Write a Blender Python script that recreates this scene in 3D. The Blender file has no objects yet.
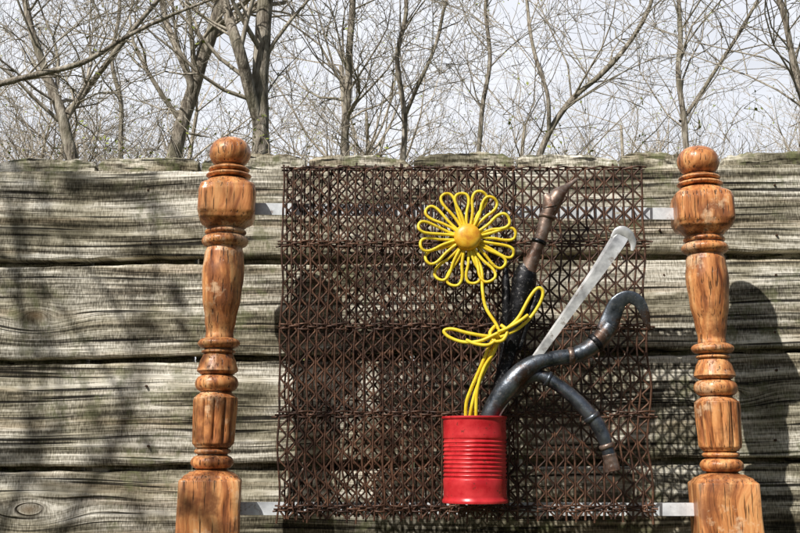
import bpy, math, random
from mathutils import Vector, Matrix, noise as mn
rad=math.radians
sc=bpy.context.scene
sc.view_settings.view_transform='Standard'
sc.view_settings.look='None'
sc.view_settings.exposure=0

# ------------------------------------------------------------------ survey
F=1111.1; TILT=rad(9.5); CAM=Vector((0,-1.5,1.25))
UP=Vector((0,-math.sin(TILT),math.cos(TILT))); FW=Vector((0,math.cos(TILT),math.sin(TILT)))
def W(u,v,y):
    """world point of a bearing measured on the photo, on the vertical plane at depth y"""
    d=Vector((1,0,0))*((u-400)/F)+UP*((266.5-v)/F)+FW
    return CAM+d*((y-CAM.y)/d.y)
def S(v,y):
    """metres per photo pixel on plane y"""
    return (W(401,v,y)-W(400,v,y)).length
DY=-.018   # how far the bouquet stands in front of the screen
# direction towards the sun
az,el=rad(37),rad(44)
sd=Vector((-math.sin(az)*math.cos(el),-math.cos(az)*math.cos(el),math.sin(el)))

# ------------------------------------------------------------------ mesh helpers
def link(name,verts,faces,mat=None,parent=None,smooth=True,sharp=None):
    me=bpy.data.meshes.new(name); me.from_pydata([tuple(v) for v in verts],[],faces); me.update()
    if smooth:
        me.polygons.foreach_set('use_smooth',[True]*len(me.polygons))
        if sharp: me.set_sharp_from_angle(angle=rad(sharp))
    ob=bpy.data.objects.new(name,me); sc.collection.objects.link(ob)
    if mat: me.materials.append(mat)
    if parent: ob.parent=parent
    return ob
def empty(name):
    e=bpy.data.objects.new(name,None); sc.collection.objects.link(e); e.empty_display_size=.1; return e
def tube(V,Fc,pts,rs,n,cap=True,flat=None,ref=None):
    base=len(V); m=len(pts)
    t0=(pts[1]-pts[0]).normalized()
    a=Vector((0,0,1)) if abs(t0.z)<.9 else Vector((1,0,0))
    if ref is not None: a=ref
    nrm=t0.cross(a).normalized()
    for i in range(m):
        if i==0: t=t0
        elif i==m-1: t=(pts[i]-pts[i-1])
        else: t=(pts[i+1]-pts[i-1])
        if t.length<1e-9: t=t0
        t=t.normalized()
        nrm=(nrm-t*nrm.dot(t))
        if nrm.length<1e-6: nrm=t.orthogonal()
        nrm.normalize(); b=t.cross(nrm)
        r=rs[i]; fl=1 if flat is None else flat[i]
        for k in range(n):
            an=2*math.pi*k/n
            V.append(pts[i]+nrm*(math.cos(an)*r)+b*(math.sin(an)*r*fl))
    for i in range(m-1):
        for k in range(n):
            k2=(k+1)%n
            Fc.append((base+i*n+k,base+i*n+k2,base+(i+1)*n+k2,base+(i+1)*n+k))
    if cap:
        Fc.append(tuple(base+k for k in range(n))[::-1]); Fc.append(tuple(base+(m-1)*n+k for k in range(n)))
def catmull(P,sub):
    out=[]; n=len(P)
    for i in range(n-1):
        p0=P[max(i-1,0)];p1=P[i];p2=P[i+1];p3=P[min(i+2,n-1)]
        for s in range(sub):
            t=s/sub
            out.append([0.5*((2*b)+(-a+c)*t+(2*a-5*b+4*c-d)*t*t+(-a+3*b-3*c+d)*t**3) for a,b,c,d in zip(p0,p1,p2,p3)])
    out.append(list(P[-1])); return out

# ------------------------------------------------------------------ node helpers
class NT:
    def __init__(s,name):
        s.mat=bpy.data.materials.new(name); s.mat.use_nodes=True; s.t=s.mat.node_tree; s.t.nodes.clear()
        s.out=s.t.nodes.new('ShaderNodeOutputMaterial'); s.b=s.t.nodes.new('ShaderNodeBsdfPrincipled')
        s.t.links.new(s.b.outputs[0],s.out.inputs[0])
        tc=s.t.nodes.new('ShaderNodeTexCoord'); s.co=tc.outputs['Object']
        sp=s.t.nodes.new('ShaderNodeSeparateXYZ'); s.t.links.new(s.co,sp.inputs[0]); s.x,s.y,s.z=sp.outputs
    def put(s,sock,v):
        if isinstance(v,bpy.types.NodeSocket): s.t.links.new(v,sock)
        else: sock.default_value=v
    def m(s,op,a,b=0.0,c=0.0,clamp=False):
        n=s.t.nodes.new('ShaderNodeMath'); n.operation=op; n.use_clamp=clamp
        s.put(n.inputs[0],a); s.put(n.inputs[1],b); s.put(n.inputs[2],c); return n.outputs[0]
    def comb(s,x,y,z):
        n=s.t.nodes.new('ShaderNodeCombineXYZ')
        for i,v in enumerate((x,y,z)): s.put(n.inputs[i],v)
        return n.outputs[0]
    def noise(s,vec,scale=1,detail=4,rough=.5,dist=0):
        n=s.t.nodes.new('ShaderNodeTexNoise'); s.put(n.inputs['Vector'],vec)
        n.inputs['Scale'].default_value=scale; n.inputs['Detail'].default_value=detail
        n.inputs['Roughness'].default_value=rough; n.inputs['Distortion'].default_value=dist
        return n.outputs[0]
    def ramp(s,f,stops):
        n=s.t.nodes.new('ShaderNodeValToRGB'); s.put(n.inputs[0],f); e=n.color_ramp.elements
        while len(e)<len(stops): e.new(.5)
        for el,(p,c) in zip(e,stops):
            el.position=p; el.color=(c,c,c,1) if not hasattr(c,'__len__') else (*c,1)
        return n.outputs[0]
    def mix(s,f,a,b,mode='MIX'):
        n=s.t.nodes.new('ShaderNodeMix'); n.data_type='RGBA'; n.blend_type=mode
        s.put(n.inputs[0],f)
        for sock,v in ((n.inputs[6],a),(n.inputs[7],b)):
            s.put(sock,(*v,1) if isinstance(v,tuple) and len(v)==3 else v)
        return n.outputs[2]
    def bump(s,h,strength,dist):
        n=s.t.nodes.new('ShaderNodeBump'); s.put(n.inputs['Height'],h)
        n.inputs['Strength'].default_value=strength; n.inputs['Distance'].default_value=dist
        s.t.links.new(n.outputs[0],s.b.inputs['Normal'])
    def rand(s):
        n=s.t.nodes.new('ShaderNodeObjectInfo'); return n.outputs['Random']
    def point(s):
        n=s.t.nodes.new('ShaderNodeNewGeometry'); return n.outputs['Pointiness']
    def set(s,col,rough=.5,metal=0,spec=.5):
        s.put(s.b.inputs['Base Color'],(*col,1) if isinstance(col,tuple) else col)
        s.put(s.b.inputs['Roughness'],rough); s.put(s.b.inputs['Metallic'],metal)
        s.b.inputs['Specular IOR Level'].default_value=spec

def fence_mat(name,knots,endgrain=False):
    n=NT(name); X,Z=(n.x,n.z)
    off=n.m('MULTIPLY',n.rand(),53.0)
    zz=Z
    core=None
    for kx,kz,rx,rz in knots:
        dx=n.m('DIVIDE',n.m('SUBTRACT',X,kx),rx); dzr=n.m('SUBTRACT',Z,kz); dz=n.m('DIVIDE',dzr,rz)
        d2=n.m('ADD',n.m('MULTIPLY',dx,dx),n.m('MULTIPLY',dz,dz))
        g=n.m('EXPONENT',n.m('MULTIPLY',d2,-1.0))
        zz=n.m('SUBTRACT',zz,n.m('MULTIPLY',n.m('MULTIPLY',dzr,g),.8))
        c=n.m('EXPONENT',n.m('MULTIPLY',d2,-14.0))
        core=c if core is None else n.m('MAXIMUM',core,c)
        ring=n.m('MULTIPLY',n.m('MULTIPLY',g,n.m('SQRT',d2)),.022)
        zz=n.m('ADD',zz,ring)
    zz=n.m('ADD',zz,n.m('MULTIPLY',n.noise(n.comb(n.m('ADD',n.m('MULTIPLY',X,2.2),off),n.y,n.m('MULTIPLY',Z,9)),1,1),.035))
    xo=n.m('ADD',X,off)
    fx=30 if endgrain else 7
    n1=n.noise(n.comb(n.m('MULTIPLY',xo,fx),off,n.m('MULTIPLY',zz,230)),1,4,.7)
    n2=n.noise(n.comb(n.m('MULTIPLY',xo,2.2 if not endgrain else 14),off,n.m('MULTIPLY',zz,75)),1,2,.6)
    ck=n.noise(n.comb(n.m('MULTIPLY',xo,3.5 if not endgrain else 20),3.0,n.m('MULTIPLY',zz,190)),1,2,.55)
    crack=n.ramp(ck,[(.582,0.),(.64,1.)])
    saw=n.noise(n.comb(n.m('MULTIPLY',X,520),0.,n.m('MULTIPLY',Z,130)),1,1,.6)
    blot=n.noise(n.comb(n.m('MULTIPLY',xo,5),1.,n.m('MULTIPLY',Z,16)),1,4,.62)
    stain=n.noise(n.comb(n.m('MULTIPLY',xo,3),7.,n.m('MULTIPLY',Z,40)),1,3,.6)
    g=n.m('ADD',n.m('MULTIPLY',n1,.55),n.m('MULTIPLY',n2,.45))
    g=n.m('ADD',g,n.m('MULTIPLY',n.m('SUBTRACT',saw,.5),.26))
    col=n.ramp(g,[(.35,(.042,.037,.028)),(.435,(.19,.172,.135)),(.51,(.50,.465,.385)),(.59,(.90,.855,.75))])
    bl=n.ramp(blot,[(.36,(.22,.21,.17)),(.46,(.62,.60,.53)),(.56,(1,1,1))])
    col=n.mix(1.0,col,bl,'MULTIPLY')
    col=n.mix(n.m('MULTIPLY',n.ramp(stain,[(.52,0.),(.64,1.)]),.45),col,n.mix(1.,col,(.62,.47,.33),'MULTIPLY'))
    col=n.mix(n.m('MULTIPLY',crack,.93),col,(.014,.012,.01))
    lm=n.noise(n.co,38,3,.7); lm2=n.noise(n.co,5,2,.6)
    lich=n.m('MULTIPLY',n.ramp(lm,[(.5,0.),(.62,1.)]),n.ramp(lm2,[(.48,0.),(.58,1.)]) if not endgrain else .9)
    col=n.mix(n.m('MULTIPLY',lich,.55 if not endgrain else .8),col,(.16,.17,.08))
    if core is not None: col=n.mix(n.m('MULTIPLY',core,.8),col,(.18,.12,.065))
    n.set(col,.9,0,.15)
    h=n.m('SUBTRACT',n1,n.m('MULTIPLY',crack,.8))
    n.bump(h,1.,.0026)
    return n.mat

# ------------------------------------------------------------------ ground
g=NT('soil_and_grass'); c1=g.noise(g.co,1.2,6,.65); c2=g.noise(g.co,30,4,.7)
gc=g.mix(g.ramp(c1,[(.42,0.),(.58,1.)]),(.09,.065,.04),(.055,.085,.025))
gc=g.mix(1.,gc,g.ramp(c2,[(.3,.4),(.7,1.3)]),'MULTIPLY'); g.set(gc,.95,0,.1); g.bump(c2,.8,.03)
V=[];Fc=[];N=90
def gh(x,y):
    r=math.hypot(x,y); k=min(1,max(0,(r-4)/20)); return k*(mn.noise(Vector((x*.06,y*.06,0)))*.8)
def gx(i): t=(i/N)*2-1; return math.copysign(abs(t)**2.6*400,t)
for j in range(N+1):
    for i in range(N+1):
        x,y=gx(i),gx(j); V.append((x,y,gh(x,y)))
for j in range(N):
    for i in range(N): a=j*(N+1)+i; Fc.append((a,a+1,a+N+2,a+N+1))
link('ground',V,Fc,g.mat)

# ------------------------------------------------------------------ fence
k1=W(36,316,0); k4=W(690,400,0); k5=W(30,509,0)
mf=fence_mat('weathered_plank',[(k1.x,k1.z,.05,.024),(k5.x,k5.z,.05,.022),(k4.x+.06,k4.z+.01,.035,.016)])
mfv=fence_mat('weathered_picket',[],True)
fence=empty('wooden_fence')
def board(name,pa,pb,pc,pd,y0,th,seed,mat):
    V=[];Fc=[];X0,X1,M=-4.,4.,700
    for i in range(M+1):
        x=X0+(X1-X0)*i/M; t=x+.5
        zt=pa+(pb-pa)*t+mn.noise(Vector((x*5,seed,0)))*.0034+mn.noise(Vector((x*34,seed,1)))*.0018
        zb=pc+(pd-pc)*t+mn.noise(Vector((x*5,seed,7)))*.0034+mn.noise(Vector((x*34,seed,8)))*.0018
        cup=mn.noise(Vector((x*1.3,seed,3)))*.003
        h=zt-zb; e=.0035+.0015*mn.noise(Vector((x*20,seed,13)))
        sec=[(e,0),(h*.25,-.0012),(h*.5,-.0018),(h*.75,-.0012),(h-e,0),(h-.001,e*.5),(h,e*1.2),(h,th),(0,th),(0,e*1.2),(.001,e*.5)]
        for (hz,dy) in sec: V.append((x,y0+dy+cup,zb+hz))
    n=11
    for i in range(M):
        for k in range(n):
            k2=(k+1)%n; Fc.append((i*n+k,i*n+k2,(i+1)*n+k2,(i+1)*n+k))
    Fc.append(tuple(range(n))[::-1]); Fc.append(tuple(M*n+k for k in range(n)))
    link(name,V,Fc,mat,fence,True,30)
tops=[(171.5,164.5),(267,257.5),(365,354),(473.5,463)]
bots=[(260,250.5),(359,348),(466.5,456.5),(578,569)]
def edge(l,r):
    xl=W(0,l,0);xr=W(800,r,0); s=(xr.z-xl.z)/(xr.x-xl.x); return xl.z+s*(-.5-xl.x), xl.z+s*(.5-xl.x)
yo=[.002,-.001,.003,0]
for i in range(4):
    a,b=edge(*tops[i]); c,d=edge(*bots[i]); board('plank_%d'%(i+1),a,b,c,d,yo[i],.024,i*3.7+1,mf)
zb1,zb2=c,d; i=4
while zb1>.12:
    h=.135; a,b=zb1-.006,zb2-.006; c,d=max(a-h,.02),max(b-h,.02); board('plank_%d'%(i+1),a,b,c,d,.001,.024,i*3.7,mf); zb1,zb2=c,d; i+=1
seams=[-8,97,200,307,412,516,620,722,828]; tp=[160,158.5,157,157,154.5,155.5,153.5,152.5]
yk=.030
def picket(idx,x0,x1,zt):
    V=[];Fc=[];M=44;th=.024; tl=mn.noise(Vector((idx*3.1,.5,.2)))*.006
    for i in range(M+1):
        t=i/M; x=x0+(x1-x0)*t
        c=-.008*abs(2*t-1)**7+tl*(t-.5)
        z=zt+c+mn.noise(Vector((x*22,idx*2.2,0)))*.0045+mn.noise(Vector((x*120,idx,5)))*.003
        r2=mn.noise(Vector((x*60,idx,9)))*.0025; r3=mn.noise(Vector((x*90,idx,19)))*.003
        for (dz,dy) in [(-zt+.03,0),(-.06,0),(-.014,0+r3*.5),(-.005,.000+r2),(-.001,.003+r3),(0.0005,.009),(0.001+r2,th*.6),(-.002,th-.002),(-.005,th),(-zt+.03,th)]:
            V.append((x,yk+dy,(z if dz>-.5 else zt)+dz))
    n=10
    for i in range(M):
        for k in range(n-1): Fc.append((i*n+k,(i+1)*n+k,(i+1)*n+k+1,i*n+k+1))
    Fc.append(tuple(range(n))); Fc.append(tuple(M*n+k for k in range(n))[::-1])
    link('picket_%d'%idx,V,Fc,mfv,fence,True,40)
xs=[]
for s_,e_,t_ in zip(seams[:-1],seams[1:],tp): xs.append((W(s_,160,yk).x+.003,W(e_,160,yk).x-.003,W((s_+e_)/2,t_,yk+.01).z))
pw=.142
random.seed(4)
for k in range(24):
    xs.append((xs[7][1]+.005+k*pw,xs[7][1]+(k+1)*pw,xs[7][2]+.0015*k+random.uniform(-.003,.003)))
    xs.append((xs[0][0]-(k+1)*pw,xs[0][0]-.005-k*pw,xs[0][2]-.0015*k+random.uniform(-.003,.003)))
for i,(a,b,z) in enumerate(xs): picket(i,a,b,z)
rn=NT('rusty_nail'); rn.set(rn.ramp(rn.noise(rn.co,900,3),[(.3,(.03,.018,.012)),(.7,(.12,.06,.03))]),.7,.4)
V=[];Fc=[]
for (u,v) in [(148,190),(150,243),(147,288),(149,340),(146,386),(148,446),(775,185),(777,235),(776,275),(775,332),(777,370),(776,440),(660,230),(664,275)]:
    p=W(u,v,-.0012); r=.0017
    tube(V,Fc,[p+Vector((0,.004,0)),p,p+Vector((0,-.0012,0))],[r,r,r*.75],10)
link('nail_heads',V,Fc,rn.mat,fence,False)

# ------------------------------------------------------------------ turned posts
pm=NT('worn_varnished_wood')
wv=pm.noise(pm.co,9,2)
pv=pm.comb(pm.m('ADD',pm.m('MULTIPLY',pm.x,95),pm.m('MULTIPLY',wv,5)),pm.m('MULTIPLY',pm.y,95),pm.m('MULTIPLY',pm.z,9))
p1=pm.noise(pv,1,5,.65); p2=pm.noise(pm.co,26,4,.65); p3=pm.noise(pm.comb(pm.m('MULTIPLY',pm.x,420),pm.m('MULTIPLY',pm.y,420),pm.m('MULTIPLY',pm.z,26)),1,2,.6)
pc=pm.ramp(p1,[(.32,(.18,.055,.018)),(.45,(.48,.175,.058)),(.55,(.70,.305,.11)),(.68,(.82,.45,.19))])
pc=pm.mix(pm.ramp(p2,[(.49,0.),(.63,.85)]),pc,(.23,.076,.025))
pc=pm.mix(pm.ramp(pm.noise(pm.co,17,5,.72),[(.555,0.),(.62,.6)]),pc,(.86,.60,.37))
pc=pm.mix(pm.ramp(p3,[(.585,0.),(.655,.85)]),pc,(.05,.022,.01))
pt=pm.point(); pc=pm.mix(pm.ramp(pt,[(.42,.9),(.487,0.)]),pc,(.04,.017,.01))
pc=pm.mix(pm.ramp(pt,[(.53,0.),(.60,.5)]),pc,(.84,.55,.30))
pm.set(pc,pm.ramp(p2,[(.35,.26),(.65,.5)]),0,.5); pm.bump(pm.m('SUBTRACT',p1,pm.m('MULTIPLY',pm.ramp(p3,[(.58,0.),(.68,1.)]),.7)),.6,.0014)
YP=-.14
def profile():
    P=[]
    def bead(a,b,r0,r1,n=9,e=.6):
        for i in range(n): t=i/(n-1); P.append((a+(b-a)*t,r0+(r1-r0)*math.sin(math.pi*t)**e if 0<t<1 else r0,2,0))
    def ln(L,n=5):
        for (a,b) in zip(L[:-1],L[1:]):
            for i in range(n): t=i/n; s=t*t*(3-2*t); P.append((a[0]+(b[0]-a[0])*t,a[1]+(b[1]-a[1])*s,a[2]+(b[2]-a[2])*s,a[3]+(b[3]-a[3])*s))
        P.append(L[-1])
    for i in range(13):
        t=i/12; an=math.pi*t*.80; P.append((138+ (1-math.cos(an))*15.5, max(.3,20.5*math.sin(an)**.8),2,0))
    bead(167.5,173,15,20.5); bead(173.5,179,16,22.5)
    ln([(180,18,2,0),(182,21,2.3,0),(189,27,7,0),(195,28,9,0),(214,28,9,0),(220,26.5,6,0),(227,20,2.2,0),(229,18,2,0)])
    bead(230,235,18,20.5); bead(236,247,18,23)
    ln([(248,17.5,2,0),(254,19.5,2,0),(272,21,2,0),(298,19,2,0),(320,15.5,2,0),(333,13.5,2,0),(337,14,2,0)])
    bead(338,349,14,21); bead(350,354,14,17)
    ln([(355,15,2,0),(362,18,2,0),(371,20.5,2,0),(374,17,2,0)],3)
    bead(375,392,15,21.5)
    ln([(393,16,2,0),(396,19.5,2,0),(398,22,2,.3),(402,22.5,2,1),(438,21.5,2,1),(443,21,2,.5),(447,18,2,0)])
    bead(448.5,454,15,18.5); bead(455,469,15,21.5)
    ln([(470.5,17,2,0),(472,22,2.3,0),(476,27,6,0),(481,30.5,14,0),(560,31,14,0),(640,31,14,0),(648,28,6,0),(652,20,2,0)])
    bead(653,665,17,24)
    return P
def post(name,u0,v0,u1,v1,mv,rot):
    V=[];Fc=[];n=96; rings=[]
    for (v,hw,p,fl) in profile():
        vv=mv(v); u=u0+(u1-u0)*(vv-v0)/(v1-v0); c=W(u,vv,YP); s=S(vv,YP)
        rings.append((c,hw*s,p,fl))
    c,r,_,_=rings[-1]
    d=Vector(((u1-u0)/(v1-v0),0,-1)); 
    for (t,rr) in [(.02,.72),(.1,.85),(.3,.95),(.55,.8),(.8,.6),(.86,.6),(.865,.85),(.9,.9),(.94,.85),(.95,.55),(1,.5)]:
        q=c+d*((c.z-.0)*t); rings.append((q,.029*rr,2,0))
    for (c,r,p,fl) in rings:
        for k in range(n):
            a=2*math.pi*k/n; ca,sa=math.cos(a),math.sin(a)
            q=r/((abs(ca)**p+abs(sa)**p)**(1/p))
            if fl: q*=1-.12*fl*(1-abs(math.sin(a*6))**.55)
            q*=1+.012*mn.noise(Vector((ca*2,sa*2,c.z*30)))+.014*mn.noise(Vector((ca*6,sa*6,c.z*110)))
            aa=a+rot
            V.append((c.x+q*math.cos(aa),c.y+q*math.sin(aa),c.z))
    m=len(rings)
    for i in range(m-1):
        for k in range(n):
            k2=(k+1)%n; Fc.append((i*n+k,(i+1)*n+k,(i+1)*n+k2,i*n+k2))
    Fc.append(tuple(range(n))); Fc.append(tuple((m-1)*n+k for k in range(n))[::-1])
    return link(name,V,Fc,pm.mat,None,True,38)
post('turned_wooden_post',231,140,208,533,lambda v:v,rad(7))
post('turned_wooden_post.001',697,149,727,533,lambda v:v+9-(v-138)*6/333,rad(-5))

# ------------------------------------------------------------------ rails
gm=NT('galvanised_steel'); a=gm.noise(gm.co,60,4,.6)
gc=gm.ramp(a,[(.35,(.55,.57,.60)),(.6,(.80,.83,.86))]); gc=gm.mix(gm.ramp(gm.noise(gm.co,35,5,.7),[(.59,0.),(.68,.85)]),gc,(.16,.08,.04))
gm.set(gc,.42,.1)
def rail(name,A,B,h):
    V=[];Fc=[]; L=(B-A).length; ex=(B-A).normalized(); cols=[0,.07]
    while cols[-1]<L-.09: cols+= [cols[-1]+.03,cols[-1]+.038]
    cols.append(L); rows=[0,h*.40,h*.60,h]
    R=len(rows)
    for x in cols:
        for z in rows: V.append(A+ex*x+Vector((0,0,z-h/2)))
        V.append(A+ex*x+Vector((0,.014,h/2)))
    n=R+1
    for i in range(len(cols)-1):
        for k in range(n-1):
            if k==1 and i%2==0 and 0<i<len(cols)-3: continue
            Fc.append((i*n+k,(i+1)*n+k,(i+1)*n+k+1,i*n+k+1))
    o=link(name,V,Fc,gm.mat,None,False); md=o.modifiers.new('thick','SOLIDIFY'); md.thickness=.0018
    return o
YR=-.137
rail('slotted_metal_rail',W(232,208.5,YR),W(699,214,YR),.0150)
rail('slotted_metal_rail.001',W(208,508.5,YR),W(727,509.5,YR),.0150)

# ------------------------------------------------------------------ woven wire screen
wm=NT('rusty_screen_wire'); a=wm.noise(wm.co,120,3,.65); b=wm.noise(wm.co,14,3,.6)
wc=wm.ramp(a,[(.3,(.018,.009,.006)),(.52,(.062,.028,.017)),(.72,(.20,.10,.058))])
wc=wm.mix(wm.ramp(b,[(.48,0.),(.66,.5)]),wc,(.18,.088,.05)); wm.set(wc,.5,.25,.5)
YM=-.156
screen=empty('woven_wire_screen')
def panel(name,uTL,uTR,uBL,uBR,vt,vb,y,npitch,phase,seed,rw=.98):
    random.seed(seed); V=[];Fc=[]
    A=W(uTL,vt,y);B=W(uTR,vt,y);C=W(uBL,vb,y);D=W(uBR,vb,y)
    px=S(340,y)
    def Q(s,t,dy=0):
        p=(A*(1-s)+B*s)*(1-t)+(C*(1-s)+D*s)*t
        return p+Vector((mn.noise(Vector((s*3,t*7,seed)))*.005+mn.noise(Vector((s*14,t*9,seed+2)))*.0018, dy+mn.noise(Vector((s*2.5,t*2.5,seed+4)))*.004,0))
    H=(A-C).length
    nz=int(H/(7.8*px))
    for i in range(npitch+1):
        s=i/npitch; pts=[];e0=random.uniform(-.012,.004);e1=random.uniform(-.004,.018)
        for k in range(31):
            t=e0+(1+e1-e0)*k/30; pts.append(Q(s,t))
        tube(V,Fc,pts,[rw*px]*31,6,cap=False)
        if i<npitch:
            pts=[];s=(i+.5)/npitch;am=.40/npitch; sg=1 if i%2 else -1
            for k in range(nz+1):
                o=am*(1 if (k+phase)%2 else -1)*sg
                q=Q(s+o*.75,(k-.12)/nz,-.0008); q2=Q(s+o*.75,(k+.12)/nz,-.0008); pts+= [q,q2]
            tube(V,Fc,pts,[rw*px*.95]*len(pts),5,cap=False)
    for v in [170,247,331,418,509]:
        t=(v-vt)/(vb-vt)
        if t<0 or t>1: continue
        for j,dv in enumerate((-2.4,0,2.4)):
            if v==170 and j>1: continue
            pts=[];M=npitch*4; e0=random.uniform(-.022,-.002);e1=random.uniform(.002,.025)
            for k in range(M+1):
                s=e0+(1+e1-e0)*k/M; w=math.sin(math.pi*(s*npitch+ j))
                pts.append(Q(s,t+dv/(vb-vt)+ .0018*math.sin(s*npitch*math.pi*.5+j*1.7),-.0022*w-.0003))
            tube(V,Fc,pts,[rw*px*.85]*(M+1),6,cap=False)
    link(name,V,Fc,wm.mat,screen)
panel('front_screen',284,641,277,653,168,518,YM,39,0,1,1.15)
panel('rear_screen',287,513,286,516,167,516,YM+.008,26,1,5,1.0)
V=[];Fc=[]
for (u,v) in [(300,208),(400,209),(512,211),(632,213),(295,508),(410,508),(560,509),(646,509)]:
    c=W(u,v,-.146); pts=[c+Vector((.002*math.sin(k*.7),.014*math.cos(k*math.pi/8),.010*math.sin(k*math.pi/8))) for k in range(17)]
    tube(V,Fc,pts,[.0009]*17,6)
link('tie_wires',V,Fc,wm.mat,screen)

# ------------------------------------------------------------------ red can
rm=NT('red_painted_tin'); a=rm.noise(rm.co,45,4,.6); b=rm.noise(rm.comb(rm.m('MULTIPLY',rm.x,60),rm.m('MULTIPLY',rm.y,60),rm.m('MULTIPLY',rm.z,500)),1,3,.6)
rc=rm.ramp(a,[(.35,(.50,.014,.022)),(.65,(.74,.045,.05))]); rc=rm.mix(rm.ramp(rm.noise(rm.co,210,4,.7),[(.62,0.),(.68,.8)]),rc,(.16,.03,.02))
rm.set(rc,rm.ramp(a,[(.3,.22),(.7,.42)]),.1,.5); rm.bump(b,.14,.0006)
YC=-.197
ct=W(474.5,416.5,YC); cb=W(474.5,503,YC); R=32*S(460,YC); Hc=ct.z-cb.z
pr=[(0,0.004),(R*.55,.004),(R*.9,.003),(R*.955,.001),(R*.985,0),(R*1.02,.0005),(R*1.03,.0022),(R*1.02,.004),(R*.99,.0052),(R*.985,.008)]
pr+= [(R*.985,Hc*.2)]
z0,z1,nr=Hc*.27,Hc*.75,10
for i in range(nr*8+1):
    t=i/(nr*8); pr.append((R*.985-.0012*(1-math.cos(t*nr*2*math.pi))*.5*1.2+.0004,z0+(z1-z0)*t))
pr+= [(R*.985,Hc*.79),(R*.985,Hc*.955),(R*.99,Hc*.965),(R*1.02,Hc*.972),(R*1.03,Hc*.985),(R*1.02,Hc),(R*.99,Hc),(R*.97,Hc*.985),(R*.965,Hc*.9),(R*.965,.01),(0,.01)]
V=[];Fc=[];n=96
for (r,z) in pr:
    for k in range(n):
        a=2*math.pi*k/n; dn=1+.016*mn.noise(Vector((math.cos(a)*1.3,math.sin(a)*1.3,z*22)))
        V.append((ct.x+r*dn*math.cos(a),ct.y+r*dn*math.sin(a),cb.z+z))
for i in range(len(pr)-1):
    for k in range(n): k2=(k+1)%n; Fc.append((i*n+k,i*n+k2,(i+1)*n+k2,(i+1)*n+k))
link('red_tin_can',V,Fc,rm.mat,None,True,50)

# ------------------------------------------------------------------ yellow flower
ym=NT('yellow_coated_wire'); a=ym.noise(ym.co,70,4,.6)
yc=ym.ramp(a,[(.35,(.74,.50,.015)),(.6,(.88,.70,.05))]); yc=ym.mix(ym.ramp(ym.noise(ym.co,260,3,.7),[(.62,0.),(.70,.8)]),yc,(.30,.17,.03)); ym.set(yc,.45,0,.45)
om=NT('orange_knob'); a=om.noise(om.co,90,5,.65); oc=om.ramp(a,[(.35,(.62,.24,.02)),(.55,(.84,.46,.03)),(.7,(.86,.58,.08))]); om.set(oc,.4,0,.5); om.bump(a,.3,.001)
fl=empty('yellow_wire_flower')
DY=-.024
YF=-.165+DY; fc=W(467.5,237.5,YF); px=S(237,YF)
V=[];Fc=[];random.seed(3); NP=16
for i in range(NP):
    a0=2*math.pi*i/NP+.12+random.uniform(-.07,.07); L=random.uniform(45.5,51); wd=random.uniform(5.4,7.4); bend=random.uniform(-.009,.006)
    sk=random.uniform(-1.5,1.5)
    K=[]
    for (r,w) in [(9,.6),(18,1.4),(28,3.2),(37,.9*wd),(43.5,wd),(48,.7*wd),(49.6,0),(48,-.72*wd),(43.5,-wd),(37,-.9*wd),(28,-3.2),(18,-1.4),(9,-.6)]:
        r=r*L/49.6; w=w+sk*(r/50)**2; x=(r*math.cos(a0)-w*math.sin(a0))*px; z=(r*math.sin(a0)+w*math.cos(a0))*px
        K.append([fc.x+x,fc.y+bend*(r/49)**2+(.002 if w<0 else 0),fc.z+z])
    P=[Vector(q) for q in catmull(K,4)]
    tube(V,Fc,P,[1.55*px]*len(P),8)
link('petals',V,Fc,ym.mat,fl)
V=[];Fc=[];n=48; rk=13.2*px
pr=[(0,-.010),(rk*.3,-.0098),(rk*.6,-.009),(rk*.82,-.0075),(rk*.93,-.006),(rk*1.,-.004),(rk*1.03,-.002),(rk*1.03,.002),(rk*.95,.004),(0,.004)]
for (r,d) in pr:
    for k in range(n): a=2*math.pi*k/n; V.append((fc.x+r*math.cos(a),fc.y+d-.002,fc.z+r*math.sin(a)))
for i in range(len(pr)-1):
    for k in range(n): k2=(k+1)%n; Fc.append((i*n+k,i*n+k2,(i+1)*n+k2,(i+1)*n+k))
link('centre_knob',V,Fc,om.mat,fl,True,60)
SP=S(300,-.17+DY)
def wire(name,path,r,mat,parent,sub=8,n=8):
    V=[];Fc=[]
    for pth in path:
        K=[list(W(u,v,y+DY)) for (u,v,y) in pth]
        P=[Vector(q) for q in catmull(K,sub)]; tube(V,Fc,P,[r*SP]*len(P),n)
    return link(name,V,Fc,mat,parent)
wire('stem',[[(470,248,-.16),(481,268,-.165),(482.5,290,-.17),(486,308,-.172),(497,326,-.176),(499,338,-.178),(491,352,-.176),(482,375,-.172),(474,398,-.168),(470,430,-.165)],
 [(503,331,-.18),(497,345,-.18),(489,362,-.177),(478,385,-.173),(472,405,-.17),(468,430,-.165)],
 [(499,335,-.184),(494,352,-.182),(484,368,-.178),(477,392,-.176),(476,430,-.172)],
 [(496,334,-.18),(489,347,-.178),(481,366,-.176),(471,389,-.172),(466,405,-.168),(466,430,-.165)]],1.75,ym.mat,fl)
wire('bow',[[(497,334,-.182),(505,330,-.186),(518,318,-.188),(530,297,-.188),(538,288,-.188),(543,292,-.187),(540,303,-.186),(530,318,-.185),(516,330,-.186),(500,337,-.188)],
 [(500,336,-.186),(486,336,-.188),(468,333,-.187),(452,329,-.184),(444,331,-.183),(449,337,-.184),(463,342,-.186),(480,341,-.189),(498,333,-.191)],
 [(501,325,-.184),(507,331,-.188),(503,340,-.191),(494,341,-.19),(490,333,-.184),(495,326,-.18)],
 [(498,332,-.19),(508,328,-.19),(520,321,-.19),(528,315,-.188)],[(496,340,-.19),(488,345,-.19),(476,344,-.189),(466,340,-.187)]],1.75,ym.mat,fl)

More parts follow.
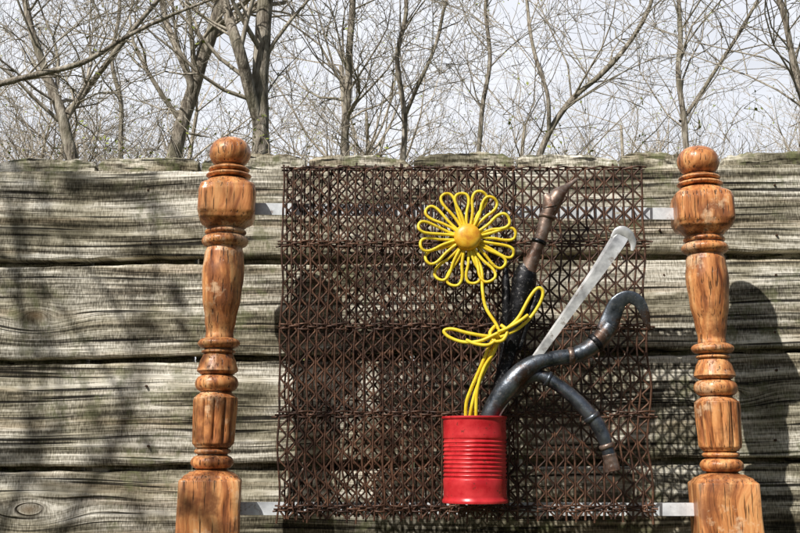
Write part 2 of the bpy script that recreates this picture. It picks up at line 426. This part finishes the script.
# ------------------------------------------------------------------ bent metal pipes and blade
def metal(name,lo,hi,rust,amt,rough=.35,met=.8):
    m=NT(name); a=m.noise(m.co,40,5,.65); b=m.noise(m.co,22,5,.7)
    c=m.ramp(a,[(.35,lo),(.65,hi)]); c=m.mix(m.ramp(b,[(amt,0.),(amt+.1,.9)]),c,rust)
    d=m.noise(m.co,260,3,.7); c=m.mix(m.ramp(d,[(.56,0.),(.68,.6)]),c,(.30,.29,.28))
    m.set(c,m.ramp(b,[(.4,rough),(.7,rough+.3)]),met,.5); m.bump(m.noise(m.co,180,4,.7),.45,.001); return m.mat
steel=metal('blued_steel',(.035,.042,.052),(.20,.225,.26),(.085,.045,.025),.52,.28)
brn=metal('rusty_tube',(.09,.05,.035),(.36,.27,.22),(.14,.06,.03),.5,.4,.6)
blk=metal('blackened_steel',(.008,.008,.009),(.025,.025,.028),(.04,.025,.018),.62,.35)
brt=NT('bright_blade_steel'); a=brt.noise(brt.co,26,4,.65)
bc=brt.ramp(a,[(.38,(.36,.36,.37)),(.58,(.86,.86,.86))]); bc=brt.mix(brt.ramp(brt.noise(brt.co,60,5,.7),[(.58,0.),(.66,.75)]),bc,(.20,.14,.10))
brt.set(bc,.32,.4,.6)
def pipe(name,K,mat,parent=None,n=24,sub=8,hollow=True):
    C=catmull([list((tuple(k)+(1,))[:5]) for k in K],sub)
    P=[W(c[0],c[1],c[2]+DY) for c in C]; rs=[max(.3,c[3])*SP*(1+.05*mn.noise(Vector((i*.35,c[3],2)))) for i,c in enumerate(C)]; f=[c[4] for c in C]
    V=[];Fc=[]; tube(V,Fc,P,rs,n,cap=not hollow,flat=f,ref=Vector((0,1,0)))
    o=link(name,V,Fc,mat,parent)
    if hollow:
        md=o.modifiers.new('wall','SOLIDIFY'); md.thickness=.0018; md.offset=-1
    return o
def collar(name,u,v,y,du,dv,r,w,mat,parent):
    l=math.hypot(du,dv); du/=l;dv/=l; V=[];Fc=[]
    pts=[];rs=[]
    for t,k in [(-1,.86),(-.8,1),(-.3,1.05),(.3,1.05),(.8,1),(1,.86)]:
        pts.append(W(u+du*w*t/2,v+dv*w*t/2,y+DY)); rs.append(r*k*SP)
    tube(V,Fc,pts,rs,24); return link(name,V,Fc,mat,parent,True,50)
p1=empty('rusty_bent_pipe')
pipe('tube',[(577,179,-.165,1.5),(567,187,-.168,3.5),(558,195,-.17,7.5,),(552,206,-.17,8),(546,220,-.17,7),(542,234,-.17,6.3),(536,250,-.168,6.5),(529,268,-.165,8),(523,284,-.163,8)],brn,p1)
pipe('spout_lip',[(545,194,-.172,2.5,.6),(549,200,-.172,7,.8),(551,207,-.171,8.6,.9)],brn,p1)
collar('collar_upper',547,217,-.17,-.25,1,8.4,4,brn,p1); collar('collar_lower',539,242,-.169,-.35,1,7.4,4,blk,p1)
p2=empty('black_metal_handle')
pipe('grip',[(527,265,-.162,8),(525,277,-.162,12),(522,295,-.162,11.5),(517,320,-.162,9.5),(511,350,-.16,8),(500,385,-.16,6.5),(488,430,-.162,5.5)],blk,p2)
pipe('side_strip',[(506,268,-.154,2),(506,290,-.154,4.5),(507,320,-.154,5),(505,350,-.154,4.5),(497,385,-.156,4),(486,430,-.158,3.5)],blk,p2)
pipe('guard',[(539,284,-.165,1.5,.5),(535,302,-.165,3.5,.6),(527,324,-.165,3,.6),(519,350,-.165,2.5,.6)],blk,p2)
p3=empty('curled_steel_pipe')
pipe('tube',[(484,434,-.165,7),(492,410,-.17,9),(507,388,-.174,10.5),(522,372,-.176,10),(538,362,-.176,8.4),(556,358,-.175,7.5),(575,355,-.175,8),(590,348,-.175,8.6),(602,337,-.176,9.2),(611,325,-.178,8.5)],steel,p3)
collar('collar_mid',571,356,-.175,1,-.1,8.6,6,brn,p3); collar('collar_end',596,343,-.175,1,-.8,10,6,blk,p3)
pipe('curl_band',[(606,332,-.18,10,.45),(612,316,-.182,9.5,.32),(618,303,-.185,8,.25),(628,297,-.187,6.5,.22),(638,301,-.188,6,.22),(644,311,-.187,5,.22),(647,322,-.185,3.5,.25),(650,329,-.184,1,.3)],steel,p3,hollow=False)
pipe('inner_flap',[(604,334,-.172,8,.4),(609,320,-.172,7,.3),(612,306,-.174,4,.3),(613,297,-.175,1,.3)],blk,p3,hollow=False)
p4=empty('drooping_steel_pipe')
pipe('tube',[(512,392,-.168,7),(528,378,-.17,6.4),(541,376,-.172,6.4),(556,384,-.175,6.4),(572,396,-.178,6.8),(588,412,-.18,7.2),(599,427,-.18,7.2),(606,443,-.18,6.4),(610,458,-.18,6.4)],steel,p4)
pipe('mouth',[(609,454,-.18,6.8),(611,462,-.18,7.0),(613,471,-.18,7.6)],brn,p4)
collar('collar_a',548,379,-.173,1,.5,7.8,4,steel,p4); collar('collar_b',592,417,-.18,.7,1,8.2,5,steel,p4); collar('collar_c',607,446,-.18,.35,1,7.5,5,brn,p4)
bl=empty('long_steel_blade')
K=[(488,434,-.17,2.5),(500,410,-.174,3.5),(520,380,-.178,4.0),(545,345,-.183,4.6),(570,310,-.188,5.4),(595,275,-.192,6.6),(610,253,-.194,7.8),(618,241,-.194,8.2),(623,234,-.192,7.4)]
C=catmull([list(k) for k in K],8)
V=[];Fc=[];th=.0012
for i,c in enumerate(C):
    p=W(c[0],c[1],c[2]+DY); a=C[max(i-1,0)]; b=C[min(i+1,len(C)-1)]
    t=(W(*b[:3])-W(*a[:3])).normalized(); sv=t.cross(Vector((0,1,0))).normalized(); w=c[3]*SP*.94
    n_=sv.cross(t).normalized()
    if n_.y>0: n_=-n_
    V+= [p-sv*w, p+sv*w*.62, p+sv*w-n_*w*.5, p+sv*w*.9-n_*(w*.5+th), p+sv*w*.58-n_*th, p-sv*w-n_*th]
n=6
for i in range(len(C)-1):
    for k in range(n): k2=(k+1)%n; Fc.append((i*n+k,i*n+k2,(i+1)*n+k2,(i+1)*n+k))
Fc.append(tuple(range(n))); Fc.append(tuple((len(C)-1)*n+k for k in range(n)))
link('blade',V,Fc,brt.mat,bl,False)
pipe('turned_end',[(612,238,-.191,2,.3),(617,232,-.192,4.0,.3),(623,231,-.193,5.0,.3),(629,235,-.192,4.6,.3),(633,243,-.19,3.4,.3),(632,251,-.19,1.2,.3)],brt.mat,bl,hollow=False)

# ------------------------------------------------------------------ trees
def bark(name,a,b,c,bmp=True):
    m=NT(name); n1=m.noise(m.comb(m.m('MULTIPLY',m.x,30),m.m('MULTIPLY',m.y,30),m.m('MULTIPLY',m.z,7)),1,3,.7); n2=m.noise(m.co,3,2,.6)
    col=m.ramp(n1,[(.32,a),(.5,b),(.7,c)]); col=m.mix(m.ramp(n2,[(.5,0.),(.65,.4)]),col,(.14,.14,.08)); m.set(col,.9,0,.2)
    if bmp: m.bump(n1,.9,.02)
    return m.mat
bk=bark('tree_bark',(.08,.065,.05),(.27,.235,.19),(.56,.51,.43))
bkt=bark('branch_bark',(.18,.15,.12),(.38,.335,.27),(.62,.57,.49),False)
bk2=bark('twig_bark',(.22,.18,.14),(.42,.365,.29),(.64,.58,.49),False)
lf=NT('young_leaf'); lf.set(lf.ramp(lf.noise(lf.co,6,2),[(.3,(.16,.20,.02)),(.7,(.38,.42,.08))]),.6); 
def grow(V,Fc,p,d,L,r,lev,maxlev,rnd,leafs,LV,LF,dens=1.0):
    nseg=5 if lev<2 else 4
    pts=[p.copy()];rs=[r]; dd=d.copy(); kids=[]
    for i in range(nseg):
        j=.15+.06*lev
        dd=(dd+Vector((rnd.gauss(0,j),rnd.gauss(0,j),rnd.gauss(0,j*.8)+.07))).normalized()
        p=p+dd*(L/nseg); pts.append(p.copy()); rr=r*(1-.70*(i+1)/nseg); rs.append(rr)
        kids.append((p.copy(),dd.copy(),rr))
    tube(V,Fc,pts,rs,(7 if r>.05 else 5 if r>.02 else 3),cap=False)
    if lev>=maxlev:
        if rnd.random()<leafs:
            for q in range(rnd.randint(2,5)):
                c=pts[-1]+Vector((rnd.gauss(0,.05),rnd.gauss(0,.05),rnd.gauss(0,.05))); s=rnd.uniform(.010,.024)
                a=Vector((rnd.gauss(0,1),rnd.gauss(0,1),rnd.gauss(0,1))).normalized(); b=a.orthogonal().normalized(); k=len(LV)
                LV.extend([c-a*s,c-b*s*.6,c+a*s,c+b*s*.6]); LF.append((k,k+1,k+2,k+3))
        return
    nk=rnd.randint(4,6) if lev<3 else rnd.randint(3,5)
    nk=max(2,int(nk*dens))
    for k in range(nk):
        q,dq,rq=kids[min(nseg-1,int(rnd.uniform(.8,nseg)))]
        ax=dq.orthogonal().normalized(); ax.rotate(Matrix.Rotation(rnd.uniform(0,6.283),3,dq))
        nd=dq.copy(); nd.rotate(Matrix.Rotation(rnd.uniform(.4,1.0),3,ax))
        grow(V,Fc,q,nd,L*rnd.uniform(.45,.72),max(.0045,min(rq*.8,r*.6)),lev+1,maxlev,rnd,leafs,LV,LF,dens)
def finish_tree(name,V,Fc,LV,LF,V2=None,F2=None):
    o=link(name,V,Fc,bk)
    if V2: link('branches',V2,F2,bkt,o)
    if LV: link('leaf_buds',LV,LF,lf.mat,o,False)
    return o
def main_tree(name,y,paths,seed,limbs=12,maxlev=3,leafs=.07,Lb=1.6):
    rnd=random.Random(seed); V=[];Fc=[];LV=[];LF=[];V2=[];F2=[]
    for pi,path in enumerate(paths):
        K=[]
        for (u,v,h) in path: p=W(u,v,y+ (0.0 if pi==0 else rnd.uniform(-.25,.25))); K.append([p.x,p.y,p.z,h*S(v,y)])
        if pi: K[0][1]=y
        C=catmull(K,6)
        if pi==0:
            k0=K[0]; gz=gh(k0[0],k0[1]); C=[[k0[0],k0[1],gz-.1,k0[3]*1.7],[k0[0],k0[1],gz+.3,k0[3]*1.3],[k0[0],k0[1],(gz+.3+k0[2])/2,k0[3]*1.1]]+C
        P=[Vector(c[:3]) for c in C]; rs=[c[3]*(1+.14*mn.noise(Vector((c[2]*4,seed,0)))) for c in C]
        P=[q+Vector((mn.noise(Vector((q.z*1.3,seed,pi))),mn.noise(Vector((q.z*1.3,seed,9))),0))*.05 for q in P]
        tube(V,Fc,P,rs,12,cap=False)
        grow(V2,F2,P[-1],(P[-1]-P[-2]).normalized(),Lb*1.5,rs[-1],0,maxlev,rnd,leafs,LV,LF,.85)
        m=len(P); lo=int(m*.3) if pi==0 else 2
        for i in range(limbs if pi==0 else limbs*2//3):
            k=rnd.randint(lo,m-2); t=(P[k+1]-P[k]).normalized(); ax=t.orthogonal().normalized(); ax.rotate(Matrix.Rotation(rnd.uniform(0,6.283),3,t))
            nd=t.copy(); nd.rotate(Matrix.Rotation(rnd.uniform(.5,1.2),3,ax)); nd.z=abs(nd.z)*.8+.15; nd.normalize()
            grow(V2,F2,P[k],nd,Lb*rnd.uniform(.6,1.2),rs[k]*rnd.uniform(.25,.48),1,maxlev,rnd,leafs,LV,LF,.95)
    return finish_tree(name,V,Fc,LV,LF,V2,F2)
main_tree('bare_tree',9.0,[[(262,165,9),(260,110,8.5),(264,60,8.3),(263,20,8),(267,-30,7.5),(270,-120,6)],[(258,118,6),(247,85,6),(236,45,5.6),(226,5,5),(212,-50,4.5)]],11)
main_tree('bare_tree.001',10.0,[[(172,175,8),(178,140,7.8),(186,105,7.2),(200,65,7),(214,30,6.4),(222,-10,6),(232,-70,5)],[(186,108,5),(190,85,4),(178,50,3.5),(165,15,3),(158,-40,2.6)]],12)
main_tree('bare_tree.002',8.0,[[(75,175,6.5),(68,140,6),(62,110,5.5),(45,70,4.4),(30,30,3.6),(22,-20,3.2),(10,-80,3)],[(64,115,4),(85,90,3.2),(110,60,2.8),(140,25,2.4),(175,-20,2)]],13)
main_tree('bare_tree.003',12.0,[[(345,170,4.2),(346,110,4),(349,60,3.6),(352,10,3.2),(360,-60,2.8)]],14,limbs=14)
main_tree('bare_tree.004',11.0,[[(402,170,3.),(404,115,2.8),(398,60,2.4),(405,10,2.1),(400,-50,2)],[(404,112,2.1),(425,70,1.9),(440,30,1.7),(455,-20,1.5)]],15,limbs=14)
main_tree('bare_tree.005',10.0,[[(530,175,3.6),(545,140,3.2),(572,100,2.9),(600,75,2.7),(628,45,2.4),(650,5,2.),(665,-50,1.8)],[(548,135,2.2),(548,95,2.),(535,55,1.9),(528,10,1.7),(520,-40,1.5)]],16,limbs=14)
main_tree('bare_tree.006',9.5,[[(690,170,3.3),(684,120,3.),(676,75,2.8),(682,30,2.4),(676,-30,2.)],[(684,118,2.2),(708,80,2.),(735,40,1.8),(758,0,1.6)]],17,limbs=14)
main_tree('bare_tree.007',8.5,[[(815,175,4.),(803,110,3.6),(796,65,3.2),(785,20,2.8),(770,-30,2.5)]],18,limbs=14)
main_tree('bare_tree.008',13.0,[[(478,170,2.4),(482,110,2.3),(490,60,2.1),(486,10,1.9),(492,-40,1.6)]],19,limbs=14)
main_tree('bare_tree.009',13.0,[[(118,170,2.6),(122,110,2.4),(112,60,2.1),(120,10,1.9),(118,-40,1.7)]],20,limbs=14)
main_tree('bare_tree.010',6.5,[[(-40,190,8),(-36,120,7),(-28,95,6),(0,84,3.2),(40,74,2.9),(85,62,2.5),(125,38,2.1),(165,18,1.8),(210,0,1.4)]],21,limbs=8,maxlev=3,Lb=.9)
def proto(seed,H,nl,Lr,zdir,tr,k0=1,dens=1.):
    rnd=random.Random(seed); V=[];Fc=[];LV=[];LF=[]; P=[];rs=[]; x=y=0
    for k in range(9):
        P.append(Vector((x,y,H*k/8-.1))); rs.append(tr*(1-.8*k/8)+.008); x+=rnd.gauss(0,.1); y+=rnd.gauss(0,.1)
    tube(V,Fc,P,rs,6,cap=False)
    for i in range(nl):
        k=rnd.randint(k0,8); a=rnd.uniform(0,6.283); nd=Vector((math.cos(a),math.sin(a),rnd.uniform(*zdir))).normalized()
        grow(V,Fc,P[k],nd,rnd.uniform(*Lr),rs[k]*.5,1,3,rnd,.16,LV,LF,dens)
    me=bpy.data.meshes.new('bare_tree_mesh'); nv=len(V)
    me.from_pydata([tuple(v) for v in V]+[tuple(v) for v in LV],[],Fc+[tuple(nv+i for i in f) for f in LF])
    me.materials.append(bk2); me.materials.append(lf.mat)
    me.polygons.foreach_set('material_index',[0]*len(Fc)+[1]*len(LF)); me.update(); return me
protos=[proto(50+s,5.6+s*.5,20,(1.3,2.4),(.4,1.5),.09,2) for s in range(3)]
mass=empty('distant_trees'); rnd=random.Random(9)
for i in range(54):
    y=14+24*(i+rnd.random())/54; x=rnd.uniform(-.48,.48)*(y+1.5)
    o=bpy.data.objects.new('tree_%d'%i,protos[i%3]); sc.collection.objects.link(o); o.parent=mass
    o.location=(x,y,gh(x,y)); s=rnd.uniform(.75,1.15)*(.76+y/46); o.scale=(s,s,s); o.rotation_euler=(rnd.uniform(-.08,.08),rnd.uniform(-.08,.08),rnd.uniform(0,6.28))
bp=[proto(80+s,2.9,15,(.6,1.3),(.8,2.2),.02,3,.85) for s in range(2)]
br=empty('brush_thicket')
for i in range(22):
    y=rnd.uniform(6,13); x=rnd.uniform(-.46,.46)*(y+1.5)
    o=bpy.data.objects.new('shrub_%d'%i,bp[i%2]); sc.collection.objects.link(o); o.parent=br
    o.location=(x,y,gh(x,y)); s=rnd.uniform(.75,1.08)*(.60+y/17.5); o.scale=(s,s,s); o.rotation_euler=(rnd.uniform(-.1,.1),rnd.uniform(-.1,.1),rnd.uniform(0,6.28))
# tree on the near side of the fence, left of the photographer: it dapples the left-hand boards
rnd=random.Random(77); V=[];Fc=[];LV=[];LF=[]
P=[Vector((-2.9,-2.3,-.1)),Vector((-2.85,-2.25,1)),Vector((-2.75,-2.2,2.0)),Vector((-2.7,-2.1,3.0)),Vector((-2.75,-2.1,4.0)),Vector((-2.8,-2.0,5.2))]
tube(V,Fc,P,[.13,.11,.10,.085,.06,.035],10,cap=False)
def limb(k,u,v,dist,r,L2,n2,lev):
    T=W(u,v,0)+sd*dist; A=P[k]; mid=(A+T)/2+Vector((0,0,.18)); C=catmull([list(A),list(mid),list(T)],5); Q=[Vector(c) for c in C]
    rs=[r*(1-.7*i/(len(Q)-1)) for i in range(len(Q))]; tube(V,Fc,Q,rs,7,cap=False)
    for i in range(n2):
        j=rnd.randint(len(Q)//2,len(Q)-1); d=(Q[j]-Q[j-1]).normalized()+Vector((rnd.gauss(0,.6),rnd.gauss(0,.6),rnd.gauss(0,.6)))
        grow(V,Fc,Q[j],d.normalized(),L2*rnd.uniform(.7,1.2),rs[j]*.6,lev,3,rnd,.6,LV,LF,.75)
limb(3,60,425,1.7,.022,.38,6,1)
limb(4,175,215,2.0,.018,.28,3,2)
limb(2,130,410,1.6,.018,.28,4,2)
limb(2,40,450,1.6,.018,.3,4,2)
limb(4,-150,330,2.2,.02,.4,4,2)
finish_tree('bare_tree.011',V,Fc,LV,LF)

# ------------------------------------------------------------------ light
sun=bpy.data.lights.new('sun','SUN'); sun.energy=5; sun.angle=rad(.5); sun.color=(1,.96,.89)
so=bpy.data.objects.new('sun',sun); sc.collection.objects.link(so); so.rotation_euler=sd.to_track_quat('Z','Y').to_euler(); so.location=sd*20
w=bpy.data.worlds.new('World'); sc.world=w; w.use_nodes=True; nt=w.node_tree; bg=nt.nodes['Background']
sk=nt.nodes.new('ShaderNodeTexSky'); sk.sky_type='NISHITA'; sk.sun_disc=False; sk.sun_elevation=el; sk.sun_rotation=math.atan2(sd.x,sd.y)
sk.air_density=1.0; sk.dust_density=2.0; sk.ozone_density=1.0
# thin bright haze and cloud lying low on the far side of the woods
tc=nt.nodes.new('ShaderNodeTexCoord'); mp=nt.nodes.new('ShaderNodeMapping'); mp.inputs['Scale'].default_value=(3,3,9)
nz=nt.nodes.new('ShaderNodeTexNoise'); nz.inputs['Scale'].default_value=1.6; nz.inputs['Detail'].default_value=4
cr=nt.nodes.new('ShaderNodeValToRGB'); cr.color_ramp.elements[0].position=.36; cr.color_ramp.elements[0].color=(.84,.84,.84,1); cr.color_ramp.elements[1].position=.58
sep=nt.nodes.new('ShaderNodeSeparateXYZ'); mr=nt.nodes.new('ShaderNodeMapRange'); mr.inputs[1].default_value=.1; mr.inputs[2].default_value=.6
mm=nt.nodes.new('ShaderNodeMath'); mm.operation='MULTIPLY'
mx=nt.nodes.new('ShaderNodeMix'); mx.data_type='RGBA'; mx.inputs[7].default_value=(17.2,17.7,19.0,1)
nt.links.new(tc.outputs['Generated'],mp.inputs[0]); nt.links.new(mp.outputs[0],nz.inputs['Vector']); nt.links.new(nz.outputs[0],cr.inputs[0])
nt.links.new(tc.outputs['Generated'],sep.inputs[0]); nt.links.new(sep.outputs[1],mr.inputs[0])
nt.links.new(cr.outputs[0],mm.inputs[0]); nt.links.new(mr.outputs[0],mm.inputs[1])
nt.links.new(mm.outputs[0],mx.inputs[0]); nt.links.new(sk.outputs[0],mx.inputs[6]); nt.links.new(mx.outputs[2],bg.inputs[0])
bg.inputs[1].default_value=.055

cam=bpy.data.cameras.new('camera'); co=bpy.data.objects.new('camera',cam); sc.collection.objects.link(co)
cam.lens=50; cam.sensor_width=36; cam.clip_end=2000; cam.clip_start=.02
co.location=CAM; co.rotation_euler=(math.pi/2+TILT,0,0); sc.camera=co
print('verts',sum(len(o.data.vertices) for o in sc.objects if o.type=='MESH'))
